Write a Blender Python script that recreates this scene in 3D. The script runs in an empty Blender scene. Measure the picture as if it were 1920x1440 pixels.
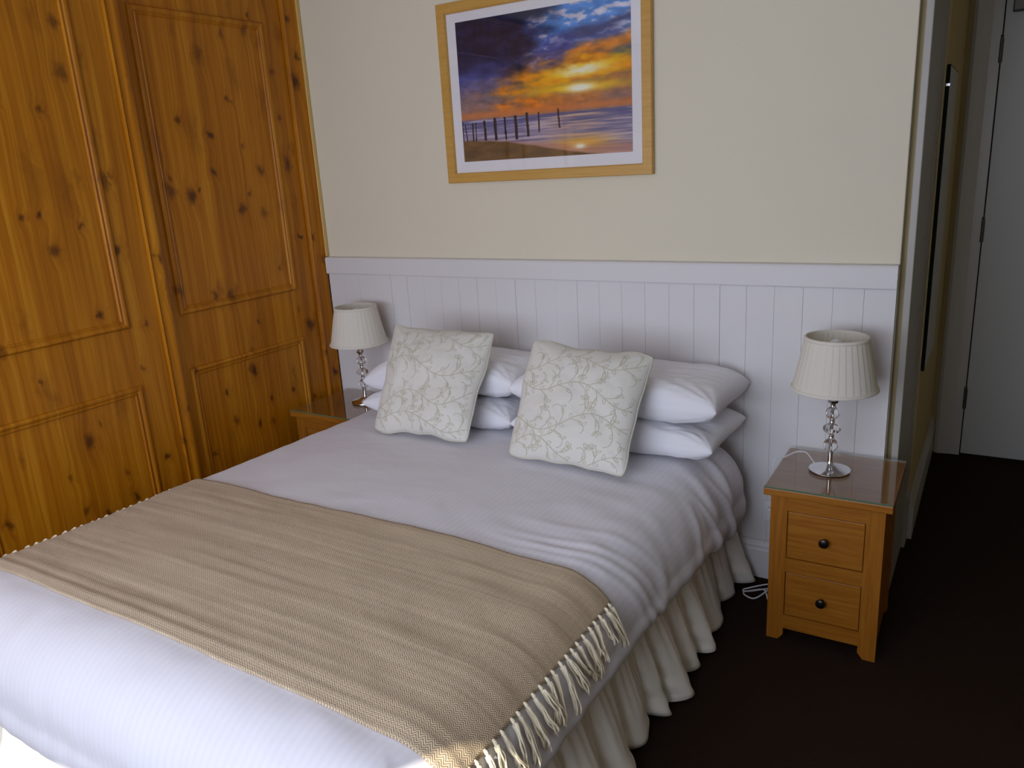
import bpy, bmesh, math, random
from math import sin, cos, pi, sqrt, exp
from mathutils import Vector, Matrix, noise

C = bpy.context.scene.collection
SC = bpy.context.scene

# ------------------------------------------------------------------ camera
def make_camera():
    yaw, pitch, roll, f = 0.5626, -0.2755, -0.0604, 1468.25
    F = Vector((-sin(yaw) * cos(pitch), cos(yaw) * cos(pitch), sin(pitch)))
    R = Vector((cos(yaw), sin(yaw), 0))
    U = R.cross(F)
    R2 = R * cos(roll) + U * sin(roll)
    U2 = -R * sin(roll) + U * cos(roll)
    cd = bpy.data.cameras.new('camera')
    cd.sensor_width = 36
    cd.lens = f / 1920 * 36
    cd.clip_start = 0.05
    co = bpy.data.objects.new('camera', cd)
    C.objects.link(co)
    m = Matrix.Identity(4)
    for i in range(3):
        m[i][0], m[i][1], m[i][2] = R2[i], U2[i], -F[i]
    m.translation = (3.0105, -3.0258, 1.7239)
    co.matrix_world = m
    SC.camera = co
make_camera()

# ------------------------------------------------------------------ light
SC.view_settings.view_transform = 'Standard'
SC.view_settings.look = 'None'
SC.view_settings.gamma = 1
SC.view_settings.use_curve_mapping = False
SC.view_settings.exposure = -0.12

WIN = (0.15, 2.95, 0.80, 2.62)         # window opening in the front wall: x0, x1, z0, z1
WALL_FRONT = -4.05
w = bpy.data.worlds.new('world')
SC.world = w
w.use_nodes = True
bg = w.node_tree.nodes['Background']
bg.inputs[0].default_value = (0.80, 0.875, 1.07, 1)
bg.inputs[1].default_value = 6.6

sun_d = bpy.data.lights.new('sun', 'SUN')
sun_d.energy = 7
sun_d.angle = 0.009
sun_d.color = (1.0, 0.93, 0.80)
sun = bpy.data.objects.new('sun', sun_d)
C.objects.link(sun)
sun.rotation_euler = Vector((0.25, 1.0, -0.92)).to_track_quat('-Z', 'Y').to_euler()

port_d = bpy.data.lights.new('window_portal', 'AREA')
port_d.shape = 'RECTANGLE'
port_d.size = WIN[1] - WIN[0]
port_d.size_y = WIN[3] - WIN[2]
port_d.cycles.is_portal = True
port = bpy.data.objects.new('window_portal', port_d)
C.objects.link(port)
port.location = ((WIN[0] + WIN[1]) / 2, WALL_FRONT - 0.02, (WIN[2] + WIN[3]) / 2)
port.rotation_euler = (pi / 2, 0, 0)

# ------------------------------------------------------------------ helpers
def obj(name, bm, mat, parent=None, smooth=False, world=True):
    """link a bmesh as ONE mesh object; with world=True the vertices are in world space"""
    me = bpy.data.meshes.new(name)
    if parent is not None and world:
        root = parent
        off = Vector(root.location)
        while root.parent:
            root = root.parent
            off = off + Vector(root.location)
        bmesh.ops.translate(bm, verts=bm.verts, vec=-off)
    bmesh.ops.recalc_face_normals(bm, faces=bm.faces)
    bm.to_mesh(me)
    bm.free()
    if smooth:
        me.polygons.foreach_set('use_smooth', [True] * len(me.polygons))
        if smooth != 'all':
            me.set_sharp_from_angle(angle=math.radians(38))
    o = bpy.data.objects.new(name, me)
    C.objects.link(o)
    if mat:
        me.materials.append(mat)
    if parent:
        o.parent = parent
    return o

def tag(o, label=None, cat=None, group=None, kind=None):
    if label: o['label'] = label
    if cat: o['category'] = cat
    if group: o['group'] = group
    if kind: o['kind'] = kind
    return o

def thing(name, label, cat, loc=(0, 0, 0), rotz=0, group=None):
    o = bpy.data.objects.new(name, None)
    C.objects.link(o)
    o.location = loc
    o.rotation_euler = (0, 0, rotz)
    o.empty_display_size = 0.1
    return tag(o, label, cat, group)

def struct(name, bm, mat, parent=None, smooth=False):
    o = obj(name, bm, mat, parent, smooth)
    if not parent:
        o['kind'] = 'structure'
    return o

def dup(root, loc, rotz, label):
    r = root.copy(); C.objects.link(r)
    r.location = loc; r.rotation_euler = (0, 0, rotz)
    r['label'] = label
    def rec(src, dst):
        for ch in list(src.children):
            c = ch.copy(); C.objects.link(c); c.parent = dst
            rec(ch, c)
    rec(root, r)
    return r

def box(bm, x0, x1, y0, y1, z0, z1, bev=0.0, seg=2):
    r = bmesh.ops.create_cube(bm, size=1)
    vs = r['verts']
    for v in vs:
        v.co = Vector((x0 + (v.co.x + .5) * (x1 - x0), y0 + (v.co.y + .5) * (y1 - y0), z0 + (v.co.z + .5) * (z1 - z0)))
    if bev > 0:
        es = list({e for v in vs for e in v.link_edges})
        bmesh.ops.bevel(bm, geom=es, offset=bev, segments=seg, affect='EDGES', profile=0.5)
    return bm

def nbox(*a, **k):
    return box(bmesh.new(), *a, **k)

def lathe(bm, prof, c=(0, 0, 0), n=48, close=False, ripple=None):
    """prof: list of (r, z); revolve about z through c"""
    rings = []
    for (r, z) in prof:
        ring = []
        for i in range(n):
            a = 2 * pi * i / n
            rr = r * (1 + (ripple(i) if ripple else 0))
            ring.append(bm.verts.new((c[0] + rr * cos(a), c[1] + rr * sin(a), c[2] + z)))
        rings.append(ring)
    pairs = list(zip(rings[:-1], rings[1:]))
    if close:
        pairs.append((rings[-1], rings[0]))
    for A, B in pairs:
        for i in range(n):
            j = (i + 1) % n
            bm.faces.new((A[i], A[j], B[j], B[i]))
    if not close:
        if prof[0][0] > 1e-6: bm.faces.new(rings[0][::-1])
        if prof[-1][0] > 1e-6: bm.faces.new(rings[-1])
    return bm

def tube(bm, pts, rad, n=8, flat=None):
    """tube along pts; rad number or list; flat=(normals, factor) squashes it along a normal"""
    P = [Vector(p) for p in pts]
    rads = rad if isinstance(rad, (list, tuple)) else [rad] * len(P)
    prev = None
    rings = []
    for i, p in enumerate(P):
        t = (P[min(i + 1, len(P) - 1)] - P[max(i - 1, 0)])
        if t.length < 1e-9: t = Vector((0, 0, 1))
        t.normalize()
        if flat is not None:
            nn = flat[0][i] - t * flat[0][i].dot(t)
            nn.normalize()
        elif prev is None:
            nn = t.orthogonal().normalized()
        else:
            nn = prev - t * prev.dot(t)
            nn = nn.normalized() if nn.length > 1e-6 else t.orthogonal().normalized()
        prev = nn
        b = t.cross(nn)
        k = flat[1] if flat is not None else 1
        rings.append([bm.verts.new(p + nn * (rads[i] * k * cos(2 * pi * j / n)) + b * (rads[i] * sin(2 * pi * j / n))) for j in range(n)])
    for A, B in zip(rings[:-1], rings[1:]):
        for j in range(n):
            k = (j + 1) % n
            bm.faces.new((A[j], A[k], B[k], B[j]))
    bm.faces.new(rings[0][::-1])
    bm.faces.new(rings[-1])
    return bm

def prism(bm, poly, z0, z1, axis=2):
    """extrude a closed 2D polygon along an axis (poly in the other two, in cyclic order)"""
    def pt(p, h):
        if axis == 2: return (p[0], p[1], h)
        if axis == 0: return (h, p[0], p[1])
        return (p[0], h, p[1])
    A = [bm.verts.new(pt(p, z0)) for p in poly]
    B = [bm.verts.new(pt(p, z1)) for p in poly]
    n = len(poly)
    for i in range(n):
        j = (i + 1) % n
        bm.faces.new((A[i], A[j], B[j], B[i]))
    bm.faces.new(A[::-1]); bm.faces.new(B)
    return bm

def smoothstep(a, b, x):
    t = min(1, max(0, (x - a) / (b - a)))
    return t * t * (3 - 2 * t)

def fbm(x, y, z=0, o=4):
    s, a = 0, 1
    for i in range(o):
        s += a * noise.noise(Vector((x, y, z + 7.1 * i)))
        x *= 2; y *= 2; a *= .5
    return s

def spline(keys, n=8):
    P = [Vector(k) for k in keys]
    out = []
    for i in range(len(P) - 1):
        p0, p1, p2, p3 = P[max(i - 1, 0)], P[i], P[i + 1], P[min(i + 2, len(P) - 1)]
        for j in range(n):
            t = j / n
            out.append(0.5 * ((2 * p1) + (p2 - p0) * t + (2 * p0 - 5 * p1 + 4 * p2 - p3) * t * t + (3 * p1 - p0 - 3 * p2 + p3) * t ** 3))
    out.append(P[-1])
    return out

# ------------------------------------------------------------------ materials
def srgb(r, g, b):
    f = lambda c: (c / 255 / 12.92) if c / 255 <= .04045 else ((c / 255 + .055) / 1.055) ** 2.4
    return (f(r), f(g), f(b), 1)

class G:
    """tiny node graph helper"""
    def __init__(self, name):
        self.m = bpy.data.materials.new(name)
        self.m.use_nodes = True
        self.t = self.m.node_tree
        self.p = self.t.nodes['Principled BSDF']
        self.out = self.t.nodes['Material Output']
    def n(self, typ, ins=None, **kw):
        nd = self.t.nodes.new(typ)
        for k, v in kw.items(): setattr(nd, k, v)
        for k, v in (ins or {}).items():
            if hasattr(v, 'is_output') or isinstance(v, bpy.types.NodeSocket):
                self.t.links.new(v, nd.inputs[k])
            else:
                nd.inputs[k].default_value = v
        return nd
    def math(self, op, a, b=0.0, c=0.0):
        nd = self.n('ShaderNodeMath', {0: a, 1: b, 2: c}, operation=op)
        return nd.outputs[0]
    def ramp(self, fac, stops):
        nd = self.n('ShaderNodeValToRGB', {0: fac})
        e = nd.color_ramp.elements
        while len(e) < len(stops): e.new(0.5)
        for i, (p, c) in enumerate(stops):
            e[i].position = p; e[i].color = c
        return nd.outputs[0]
    def mix(self, fac, a, b, mode='MIX'):
        nd = self.n('ShaderNodeMix', data_type='RGBA', blend_type=mode)
        for k, v in ((0, fac), (6, a), (7, b)):
            if isinstance(v, bpy.types.NodeSocket): self.t.links.new(v, nd.inputs[k])
            else: nd.inputs[k].default_value = v
        return nd.outputs[2]
    def set(self, **kw):
        for k, v in kw.items():
            k = {'base': 'Base Color', 'rough': 'Roughness', 'metal': 'Metallic', 'spec': 'Specular IOR Level', 'sheen': 'Sheen Weight',
                 'coat': 'Coat Weight', 'trans': 'Transmission Weight', 'ior': 'IOR', 'normal': 'Normal', 'sss': 'Subsurface Weight', 'crough': 'Coat Roughness'}[k]
            if isinstance(v, bpy.types.NodeSocket): self.t.links.new(v, self.p.inputs[k])
            else: self.p.inputs[k].default_value = v
        return self
    def bump(self, h, strength=.3, dist=.001):
        return self.n('ShaderNodeBump', {'Strength': strength, 'Distance': dist, 'Height': h}).outputs[0]
    def coord(self, which='Object'):
        return self.n('ShaderNodeTexCoord').outputs[which]

def plain(name, col, rough=.5, **kw):
    g = G(name); g.set(base=col, rough=rough, **kw); return g.m

def painted(name, col, rough=.55, scale=60, strength=.15, spec=.4):
    g = G(name)
    nz = g.n('ShaderNodeTexNoise', {'Vector': g.coord(), 'Scale': scale, 'Detail': 4})
    lo = tuple(c * .96 for c in col[:3]) + (1,)
    nz2 = g.n('ShaderNodeTexNoise', {'Vector': g.coord(), 'Scale': 2.5, 'Detail': 2})
    g.set(base=g.mix(nz2.outputs[0], lo, col), rough=rough, spec=spec, normal=g.bump(nz.outputs[0], strength, .0015))
    return g.m

def pine(name, grain='z'):
    """knotty lacquered pine, grain running up the door"""
    g = G(name)
    co = g.coord()
    sep = g.n('ShaderNodeSeparateXYZ', {0: co})
    y, z = sep.outputs[1], sep.outputs[2]
    x = sep.outputs[0]
    if grain == 'y':
        y, z = z, y
    # soft sideways drift of the grain
    nd = g.n('ShaderNodeTexNoise', {'Vector': g.n('ShaderNodeCombineXYZ', {0: g.math('MULTIPLY', y, 5), 1: g.math('MULTIPLY', z, 1.1), 2: 0.0}).outputs[0], 'Scale': 1.0, 'Detail': 2})
    drift = g.math('MULTIPLY', g.math('SUBTRACT', nd.outputs[0], .5), .05)
    # knots: stretched voronoi cells, only some of them carry a knot
    warp = g.n('ShaderNodeTexNoise', {'Vector': co, 'Scale': 22, 'Detail': 2})
    wx = g.math('MULTIPLY', g.math('SUBTRACT', warp.outputs[0], .5), .5)
    def knots(fy, fz, lim, s0, s1, a, b, off):
        kv = g.n('ShaderNodeCombineXYZ', {0: g.math('ADD', g.math('MULTIPLY_ADD', y, fy, off), wx), 1: g.math('ADD', g.math('MULTIPLY_ADD', z, fz, off), g.math('MULTIPLY', y, .8)), 2: 0.0}).outputs[0]
        vor = g.n('ShaderNodeTexVoronoi', {'Vector': kv, 'Scale': 1.0, 'Randomness': 1.0}, voronoi_dimensions='2D')
        sel = g.n('ShaderNodeSeparateColor', {0: vor.outputs['Color']})
        on = g.math('MULTIPLY', g.math('GREATER_THAN', sel.outputs[0], lim), g.math('MULTIPLY_ADD', sel.outputs[2], .5, .5))
        size = g.math('MULTIPLY_ADD', g.math('POWER', sel.outputs[1], 2.0), s1 - s0, s0)
        r = g.math('DIVIDE', vor.outputs['Distance'], size)
        return r, on, g.math('MULTIPLY', g.n('ShaderNodeMapRange', {'Value': r, 'From Min': a, 'From Max': b, 'To Min': 1, 'To Max': 0}).outputs[0], on)
    r, on, k = knots(7.5, 5.0, .42, .075, .21, .35, 1.25, 0.0)
    halo = g.math('MULTIPLY', g.n('ShaderNodeMapRange', {'Value': r, 'From Min': .8, 'From Max': 3.2, 'To Min': 1, 'To Max': 0}).outputs[0], on)
    _, _, blot = knots(7.0, 2.6, .48, .10, .30, .1, 1.3, 4.3)
    # growth lines bend round the knots
    yy = g.math('ADD', g.math('ADD', y, drift), g.math('MULTIPLY', halo, .018))
    gv = g.n('ShaderNodeCombineXYZ', {0: g.math('MULTIPLY', yy, 70), 1: g.math('MULTIPLY', z, 1.4), 2: x}).outputs[0]
    gn = g.n('ShaderNodeTexNoise', {'Vector': gv, 'Scale': 1.0, 'Detail': 3, 'Roughness': .55})
    bd = g.n('ShaderNodeTexNoise', {'Vector': g.n('ShaderNodeCombineXYZ', {0: g.math('MULTIPLY', yy, 15), 1: g.math('MULTIPLY', z, .35), 2: 0.0}).outputs[0], 'Scale': 1.0, 'Detail': 1})
    fine = g.n('ShaderNodeTexNoise', {'Vector': g.n('ShaderNodeCombineXYZ', {0: g.math('MULTIPLY', yy, 260), 1: g.math('MULTIPLY', z, 5), 2: 0.0}).outputs[0], 'Scale': 1.0, 'Detail': 2})
    base = g.ramp(g.math('ADD', g.math('MULTIPLY', gn.outputs[0], .55), g.math('MULTIPLY', bd.outputs[0], .45)),
                  [(.36, srgb(158, 93, 5)), (.50, srgb(186, 116, 11)), (.64, srgb(208, 141, 30))])
    base = g.mix(g.math('MULTIPLY', fine.outputs[0], .35), base, srgb(142, 82, 10))
    base = g.mix(g.math('MULTIPLY', blot, .50), base, srgb(112, 58, 8))
    base = g.mix(g.math('MULTIPLY', halo, .28), base, srgb(126, 68, 8))
    base = g.mix(g.math('MULTIPLY', k, .95), base, srgb(70, 32, 8))
    g.set(base=base, rough=.42, spec=.3, normal=g.bump(gn.outputs[0], .05, .0006))
    return g.m

def oak(name, axis='x', pale=False):
    g = G(name)
    sep = g.n('ShaderNodeSeparateXYZ', {0: g.coord()})
    s = {'x': (5, 90, 90), 'z': (90, 90, 5), 'y': (90, 5, 90)}[axis]
    v = g.n('ShaderNodeCombineXYZ', {i: g.math('MULTIPLY', sep.outputs[i], float(s[i])) for i in range(3)}).outputs[0]
    nz = g.n('ShaderNodeTexNoise', {'Vector': v, 'Scale': 1.0, 'Detail': 4, 'Roughness': .6})
    pores = g.n('ShaderNodeTexNoise', {'Vector': v, 'Scale': 3.0, 'Detail': 2})
    cs = [(198, 150, 70), (204, 157, 78), (210, 164, 86)] if pale else [(142, 84, 16), (156, 96, 24), (168, 110, 36)]
    base = g.ramp(nz.outputs[0], [(.3, srgb(*cs[0])), (.5, srgb(*cs[1])), (.7, srgb(*cs[2]))])
    base = g.mix(g.n('ShaderNodeMapRange', {'Value': pores.outputs[0], 'From Min': .58, 'From Max': .72, 'To Max': .06 if pale else .3}).outputs[0], base, srgb(140, 80, 24))
    g.set(base=base, rough=.38, spec=.4, normal=g.bump(nz.outputs[0], .08, .001))
    return g.m

def glass_sheet(name, tint=(1, 1, 1, 1), ior=1.5):
    """flat pane: mirror reflection by angle, clear otherwise (so that daylight passes)"""
    g = G(name)
    g.t.nodes.remove(g.p)
    geo = g.n('ShaderNodeNewGeometry')
    dt = g.n('ShaderNodeVectorMath', {0: geo.outputs['Normal'], 1: geo.outputs['Incoming']}, operation='DOT_PRODUCT')
    r0 = ((ior - 1) / (ior + 1)) ** 2
    f = g.math('MULTIPLY_ADD', g.math('POWER', g.math('SUBTRACT', 1.0, g.math('ABSOLUTE', dt.outputs['Value'])), 5.0), 1 - r0, r0)
    tr = g.n('ShaderNodeBsdfTransparent', {'Color': tint})
    gl = g.n('ShaderNodeBsdfGlossy', {'Roughness': 0.015, 'Color': (1, 1, 1, 1)})
    mx = g.n('ShaderNodeMixShader', {0: f, 1: tr.outputs[0], 2: gl.outputs[0]})
    g.t.links.new(mx.outputs[0], g.out.inputs[0])
    return g.m

def cotton(name, col, stripe=0.0, period=.02, rough=.85, uvaxis=0):
    """cotton with woven satin stripes along the sheet (UVs are in metres)"""
    g = G(name)
    uv = g.n('ShaderNodeUVMap').outputs[0]
    sep = g.n('ShaderNodeSeparateXYZ', {0: uv})
    wv = g.math('SINE', g.math('MULTIPLY', sep.outputs[uvaxis], 2 * pi / period))
    st = g.n('ShaderNodeMapRange', {'Value': wv, 'From Min': -.25, 'From Max': .25}).outputs[0]
    lo = tuple(c * (1 - stripe) for c in col[:3]) + (1,)
    weave = g.n('ShaderNodeTexNoise', {'Vector': uv, 'Scale': 900, 'Detail': 1})
    g.set(base=g.mix(st, lo, col), rough=g.math('MULTIPLY_ADD', st, -.22, rough) if stripe else rough, sheen=.15, spec=.3,
          normal=g.bump(weave.outputs[0], .12, .0006))
    return g.m

def herringbone(name):
    g = G(name)
    uv = g.n('ShaderNodeUVMap').outputs[0]
    sep = g.n('ShaderNodeSeparateXYZ', {0: uv})
    s, t = sep.outputs[0], sep.outputs[1]
    tri = g.math('PINGPONG', s, .0085)
    wob = g.n('ShaderNodeTexNoise', {'Vector': uv, 'Scale': 25, 'Detail': 1})
    v = g.math('ADD', g.math('ADD', t, g.math('MULTIPLY', tri, 1.15)), g.math('MULTIPLY', wob.outputs[0], .003))
    wave = g.math('SINE', g.math('MULTIPLY', v, 2 * pi / .0066))
    thr = g.n('ShaderNodeMapRange', {'Value': wave, 'From Min': -.6, 'From Max': .6}).outputs[0]
    # slubby yarn: every row a little different
    row = g.n('ShaderNodeTexNoise', {'Vector': g.n('ShaderNodeCombineXYZ', {0: g.math('MULTIPLY', s, 1.2), 1: g.math('MULTIPLY', t, 55), 2: 0.0}).outputs[0], 'Scale': 1.0, 'Detail': 3})
    fl = g.n('ShaderNodeTexNoise', {'Vector': uv, 'Scale': 420, 'Detail': 2})
    dark = g.mix(row.outputs[0], srgb(126, 99, 68), srgb(188, 160, 124))
    light = g.mix(row.outputs[0], srgb(218, 197, 164), srgb(252, 240, 218))
    base = g.mix(thr, dark, light)
    base = g.mix(g.math('MULTIPLY', fl.outputs[0], .25), base, srgb(184, 160, 128))
    h = g.math('ADD', thr, g.math('MULTIPLY', row.outputs[0], 2.2))
    g.set(base=base, rough=.95, spec=.15, sheen=.1, normal=g.bump(h, .5, .0015))
    return g.m

M = {}
M['wall'] = painted('cream_wall_paint', srgb(230, 222, 199), .85, 120, .12, .2)
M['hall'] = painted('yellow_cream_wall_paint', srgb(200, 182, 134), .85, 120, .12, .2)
M['ceiling'] = painted('white_ceiling_paint', srgb(236, 232, 226), .9, 90, .1, .2)
M['white'] = painted('white_satin_paint', srgb(226, 223, 222), .45, 50, .1, .4)
M['trim'] = painted('white_gloss_paint', srgb(200, 196, 187), .35, 50, .08, .5)
M['door'] = painted('white_door_paint', srgb(198, 198, 193), .4, 50, .08, .5)
M['post'] = painted('grey_white_post_paint', srgb(172, 167, 158), .4, 50, .08, .4)
M['pine'] = pine('knotty_pine')
M['pine_rail'] = M['pine']
M['bead'] = plain('pale_pine_bead', srgb(214, 178, 104), .5)
M['oak_x'] = oak('oak_across', 'x')
M['oak_z'] = oak('oak_upright', 'z')
M['glass'] = glass_sheet('clear_glass', (.96, .985, .97, 1), 1.5)
M['pglass'] = glass_sheet('picture_glass', (1, 1, 1, 1), 1.45)
M['green'] = plain('green_glass_edge', srgb(84, 118, 92), .2)
M['darkgreen'] = plain('dark_mirror_edge', srgb(10, 24, 19), .6, spec=.1)
M['chrome'] = plain('chrome', (.82, .82, .84, 1), .1, metal=1.0)
M['knob'] = plain('dark_bronze', srgb(52, 46, 42), .3, metal=.85)
M['iron'] = plain('dark_hinge_steel', srgb(96, 90, 84), .45, metal=.8)
M['plastic'] = plain('white_plastic', srgb(225, 225, 225), .35)
M['duvet'] = cotton('striped_duvet_cotton', srgb(232, 230, 236), .028, .022)
M['pillow'] = cotton('striped_pillow_cotton', srgb(240, 239, 243), .03, .022, uvaxis=1)
M['sheet'] = cotton('sheet_cotton', srgb(232, 230, 230), 0)
M['valance'] = cotton('ivory_valance_cotton', srgb(234, 228, 214), 0, rough=.9)
M['cushion'] = cotton('cream_cushion_silk', srgb(224, 221, 211), 0, rough=.6)
M['thread'] = plain('olive_embroidery_thread', srgb(200, 195, 172), .6)
M['piping'] = plain('cream_piping', srgb(204, 199, 182), .8)
M['throw'] = herringbone('beige_herringbone_wool')
M['tassel'] = plain('cream_tassel_yarn', srgb(240, 228, 198), .95, sheen=.2)
M['frame'] = oak('light_frame_wood', 'x', True)
M['mat'] = plain('white_mat_board', srgb(236, 234, 236), .8)
M['divan'] = plain('divan_fabric', srgb(190, 185, 176), .9)

def carpet():
    g = G('dark_brown_carpet')
    nz = g.n('ShaderNodeTexNoise', {'Vector': g.coord(), 'Scale': 350, 'Detail': 3})
    n2 = g.n('ShaderNodeTexNoise', {'Vector': g.coord(), 'Scale': 9, 'Detail': 3})
    base = g.mix(nz.outputs[0], srgb(30, 22, 17), srgb(62, 46, 36))
    base = g.mix(g.math('MULTIPLY', n2.outputs[0], .5), base, srgb(44, 32, 24))
    g.set(base=base, rough=1.0, spec=.05, normal=g.bump(nz.outputs[0], .8, .004))
    return g.m
M['carpet'] = carpet()

def bead_glass():
    g = G('lamp_crystal')
    g.set(base=(.97, .97, .98, 1), rough=.02, trans=1.0, ior=1.45)
    return g.m
M['crystal'] = bead_glass()

def shade_mat():
    g = G('cream_pleated_shade')
    g.t.nodes.remove(g.p)
    d = g.n('ShaderNodeBsdfDiffuse', {'Color': srgb(247, 243, 232)})
    t = g.n('ShaderNodeBsdfTranslucent', {'Color': srgb(246, 238, 218)})
    mx = g.n('ShaderNodeMixShader', {0: .30, 1: d.outputs[0], 2: t.outputs[0]})
    g.t.links.new(mx.outputs[0], g.out.inputs[0])
    return g.m
M['shade'] = shade_mat()

# ------------------------------------------------------------------ the room
ROOM_R, CEIL, HALL_Y = 6.50, 2.68, 1.765
CORNER = 2.726
struct('floor', nbox(-.72, ROOM_R + .1, WALL_FRONT - .1, HALL_Y + .1, -.06, 0), M['carpet'])
struct('ceiling', nbox(-.72, ROOM_R + .1, WALL_FRONT - .1, HALL_Y + .1, CEIL, CEIL + .1), M['ceiling'])
struct('wall_back', nbox(-.62, CORNER, 0, .10, 0, CEIL, bev=.004), M['wall'])
struct('wall_left', nbox(-.72, -.62, WALL_FRONT, .10, 0, CEIL), M['wall'])
struct('wall_right', nbox(ROOM_R, ROOM_R + .1, WALL_FRONT, HALL_Y, 0, CEIL), M['wall'])
struct('wall_far', nbox(2.62, ROOM_R, HALL_Y, HALL_Y + .1, 0, CEIL), M['hall'])
struct('wall_passage_right', nbox(3.90, ROOM_R, 0, HALL_Y, 0, CEIL), M['hall'])
struct('wall_passage', nbox(2.62, 2.78, .556, HALL_Y, 0, CEIL), M['hall'])
x0, x1, z0, z1 = WIN
bm = bmesh.new()
box(bm, -.62, x0, WALL_FRONT - .1, WALL_FRONT, 0, CEIL)
box(bm, x1, ROOM_R, WALL_FRONT - .1, WALL_FRONT, 0, CEIL)
box(bm, x0, x1, WALL_FRONT - .1, WALL_FRONT, 0, z0)
box(bm, x0, x1, WALL_FRONT - .1, WALL_FRONT, z1, CEIL)
struct('wall_front', bm, M['wall'])
bm = bmesh.new()
for xx in (x0, x0 + .80, x1 - .85, x1 - .05):
    box(bm, xx, xx + .05, WALL_FRONT - .06, WALL_FRONT, z0, z1)
for zz in (z0, z1 - .05):
    box(bm, x0 + .05, x0 + .80, WALL_FRONT - .06, WALL_FRONT, zz, zz + .05)
    box(bm, x0 + .85, x1 - .85, WALL_FRONT - .06, WALL_FRONT, zz, zz + .05)
    box(bm, x1 - .80, x1 - .05, WALL_FRONT - .06, WALL_FRONT, zz, zz + .05)
struct('window_1', bm, M['trim'])

cb = bmesh.new()  # unseen drape, added to block the sun; its lower edge shapes the patches
cols = []
for i in range(97):
    f = i / 96
    x = -.05 + 2.0 * f
    pts_ = [(-1, 1.885), (.57, 1.885), (1.07, 1.97), (1.52, 2.13), (1.60, 2.19), (1.66, 2.345), (1.72, 2.58), (1.74, 2.655), (4, 2.655)]
    for (xa, za), (xb, zb) in zip(pts_[:-1], pts_[1:]):
        if xa <= x < xb: lo = za + (zb - za) * (x - xa) / (xb - xa)
    yy = WALL_FRONT + .075 + .003 * sin(f * 120)
    cols.append([cb.verts.new((x, yy, lo + (2.66 - lo) * j / 12)) for j in range(13)])
for A, B in zip(cols[:-1], cols[1:]):
    for j in range(12): cb.faces.new((A[j], A[j + 1], B[j + 1], B[j]))
cur = obj('sun_mask', cb, M['sheet'], bpy.data.objects['window_1'], 'all')
so = cur.modifiers.new('thick', 'SOLIDIFY'); so.thickness = .004
M['sheet_dense'] = plain('sun_mask_cloth', srgb(206, 190, 160), .9)
cur.data.materials[0] = M['sheet_dense']

# opening to the passage: cream bead, white lining post, stepped architrave
struct('trim_1', nbox(CORNER, 2.744, .055, .10, 0, CEIL), M['hall'])
struct('trim_2', nbox(2.744, 2.768, -.004, .499, 0, CEIL, bev=.003), M['post'])
bm = bmesh.new()
box(bm, 2.744, 2.773, .50, .555, 0, CEIL, bev=.002)
box(bm, 2.744, 2.782, .47, .56, 0, .24, bev=.004)
struct('trim_3', bm, M['post'])
def skirting(prof_h, t, x0, x1, y0, y1, axis, side):
    """moulded skirting board running along x or y"""
    prof = [(0, 0), (t, 0), (t, prof_h * .74), (t * .75, prof_h * .80), (t * .8, prof_h * .86), (t * .45, prof_h * .95), (t * .4, prof_h), (0, prof_h)]
    bm = bmesh.new()
    if axis == 'x':
        prism(bm, [(y0 - side * p[0], p[1]) for p in prof], x0, x1, axis=0)
    else:
        prism(bm, [(x0 + side * p[0], p[1]) for p in prof], y0, y1, axis=1)
    return bm
struct('baseboard_back', skirting(.165, .018, .0, 2.716, -.022, 0, 'x', 1), M['white'])
struct('baseboard_passage', skirting(.20, .02, 2.78, 0, .57, HALL_Y, 'y', 1), M['trim'])

# far door with its frame
bm = bmesh.new()
prism(bm, [(2.805, HALL_Y), (2.805, HALL_Y - .018), (2.82, HALL_Y - .026), (2.86, HALL_Y - .020), (2.885, HALL_Y - .014), (2.93, HALL_Y - .014), (2.93, HALL_Y)], 0, 2.42)
prism(bm, [(3.735, HALL_Y), (3.735, HALL_Y - .014), (3.85, HALL_Y - .026), (3.86, HALL_Y)], 0, 2.42)
box(bm, 2.805, 3.86, HALL_Y - .022, HALL_Y, 2.345, 2.45)
struct('trim_4', bm, M['trim'])
door = struct('door_1', nbox(2.936, 3.73, HALL_Y - .012, HALL_Y - .001, .012, 2.34, bev=.002), M['door'])
obj('door_gap_shade', nbox(2.9305, 3.734, HALL_Y - .0009, HALL_Y - .0002, .0, 2.344), plain('painted_gap_shade', srgb(24, 21, 20), .9), door)  # near-black sheet, paints the shade in the gap between door and frame
for zc in (2.11, 1.24, .33):
    bm = bmesh.new()
    lathe(bm, [(.007, 0), (.007, .115)], (2.932, HALL_Y - .018, zc - .057), 12)
    lathe(bm, [(.004, .115), (.009, .122), (.002, .13)], (2.932, HALL_Y - .018, zc - .057), 12)
    box(bm, 2.924, 2.942, HALL_Y - .0155, HALL_Y - .012, zc - .055, zc + .055)
    obj('hinge', bm, M['iron'], door, True)
bm = bmesh.new()
box(bm, 2.965, 3.20, HALL_Y - .065, HALL_Y - .012, 2.275, 2.335, bev=.006)
obj('door_closer', bm, M['iron'], door)
bm = bmesh.new()
tube(bm, [(3.66, HALL_Y - .012, 1.05), (3.66, HALL_Y - .06, 1.05), (3.56, HALL_Y - .062, 1.05)], .009, 10)
obj('door_handle', bm, M['chrome'], door, True)

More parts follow.
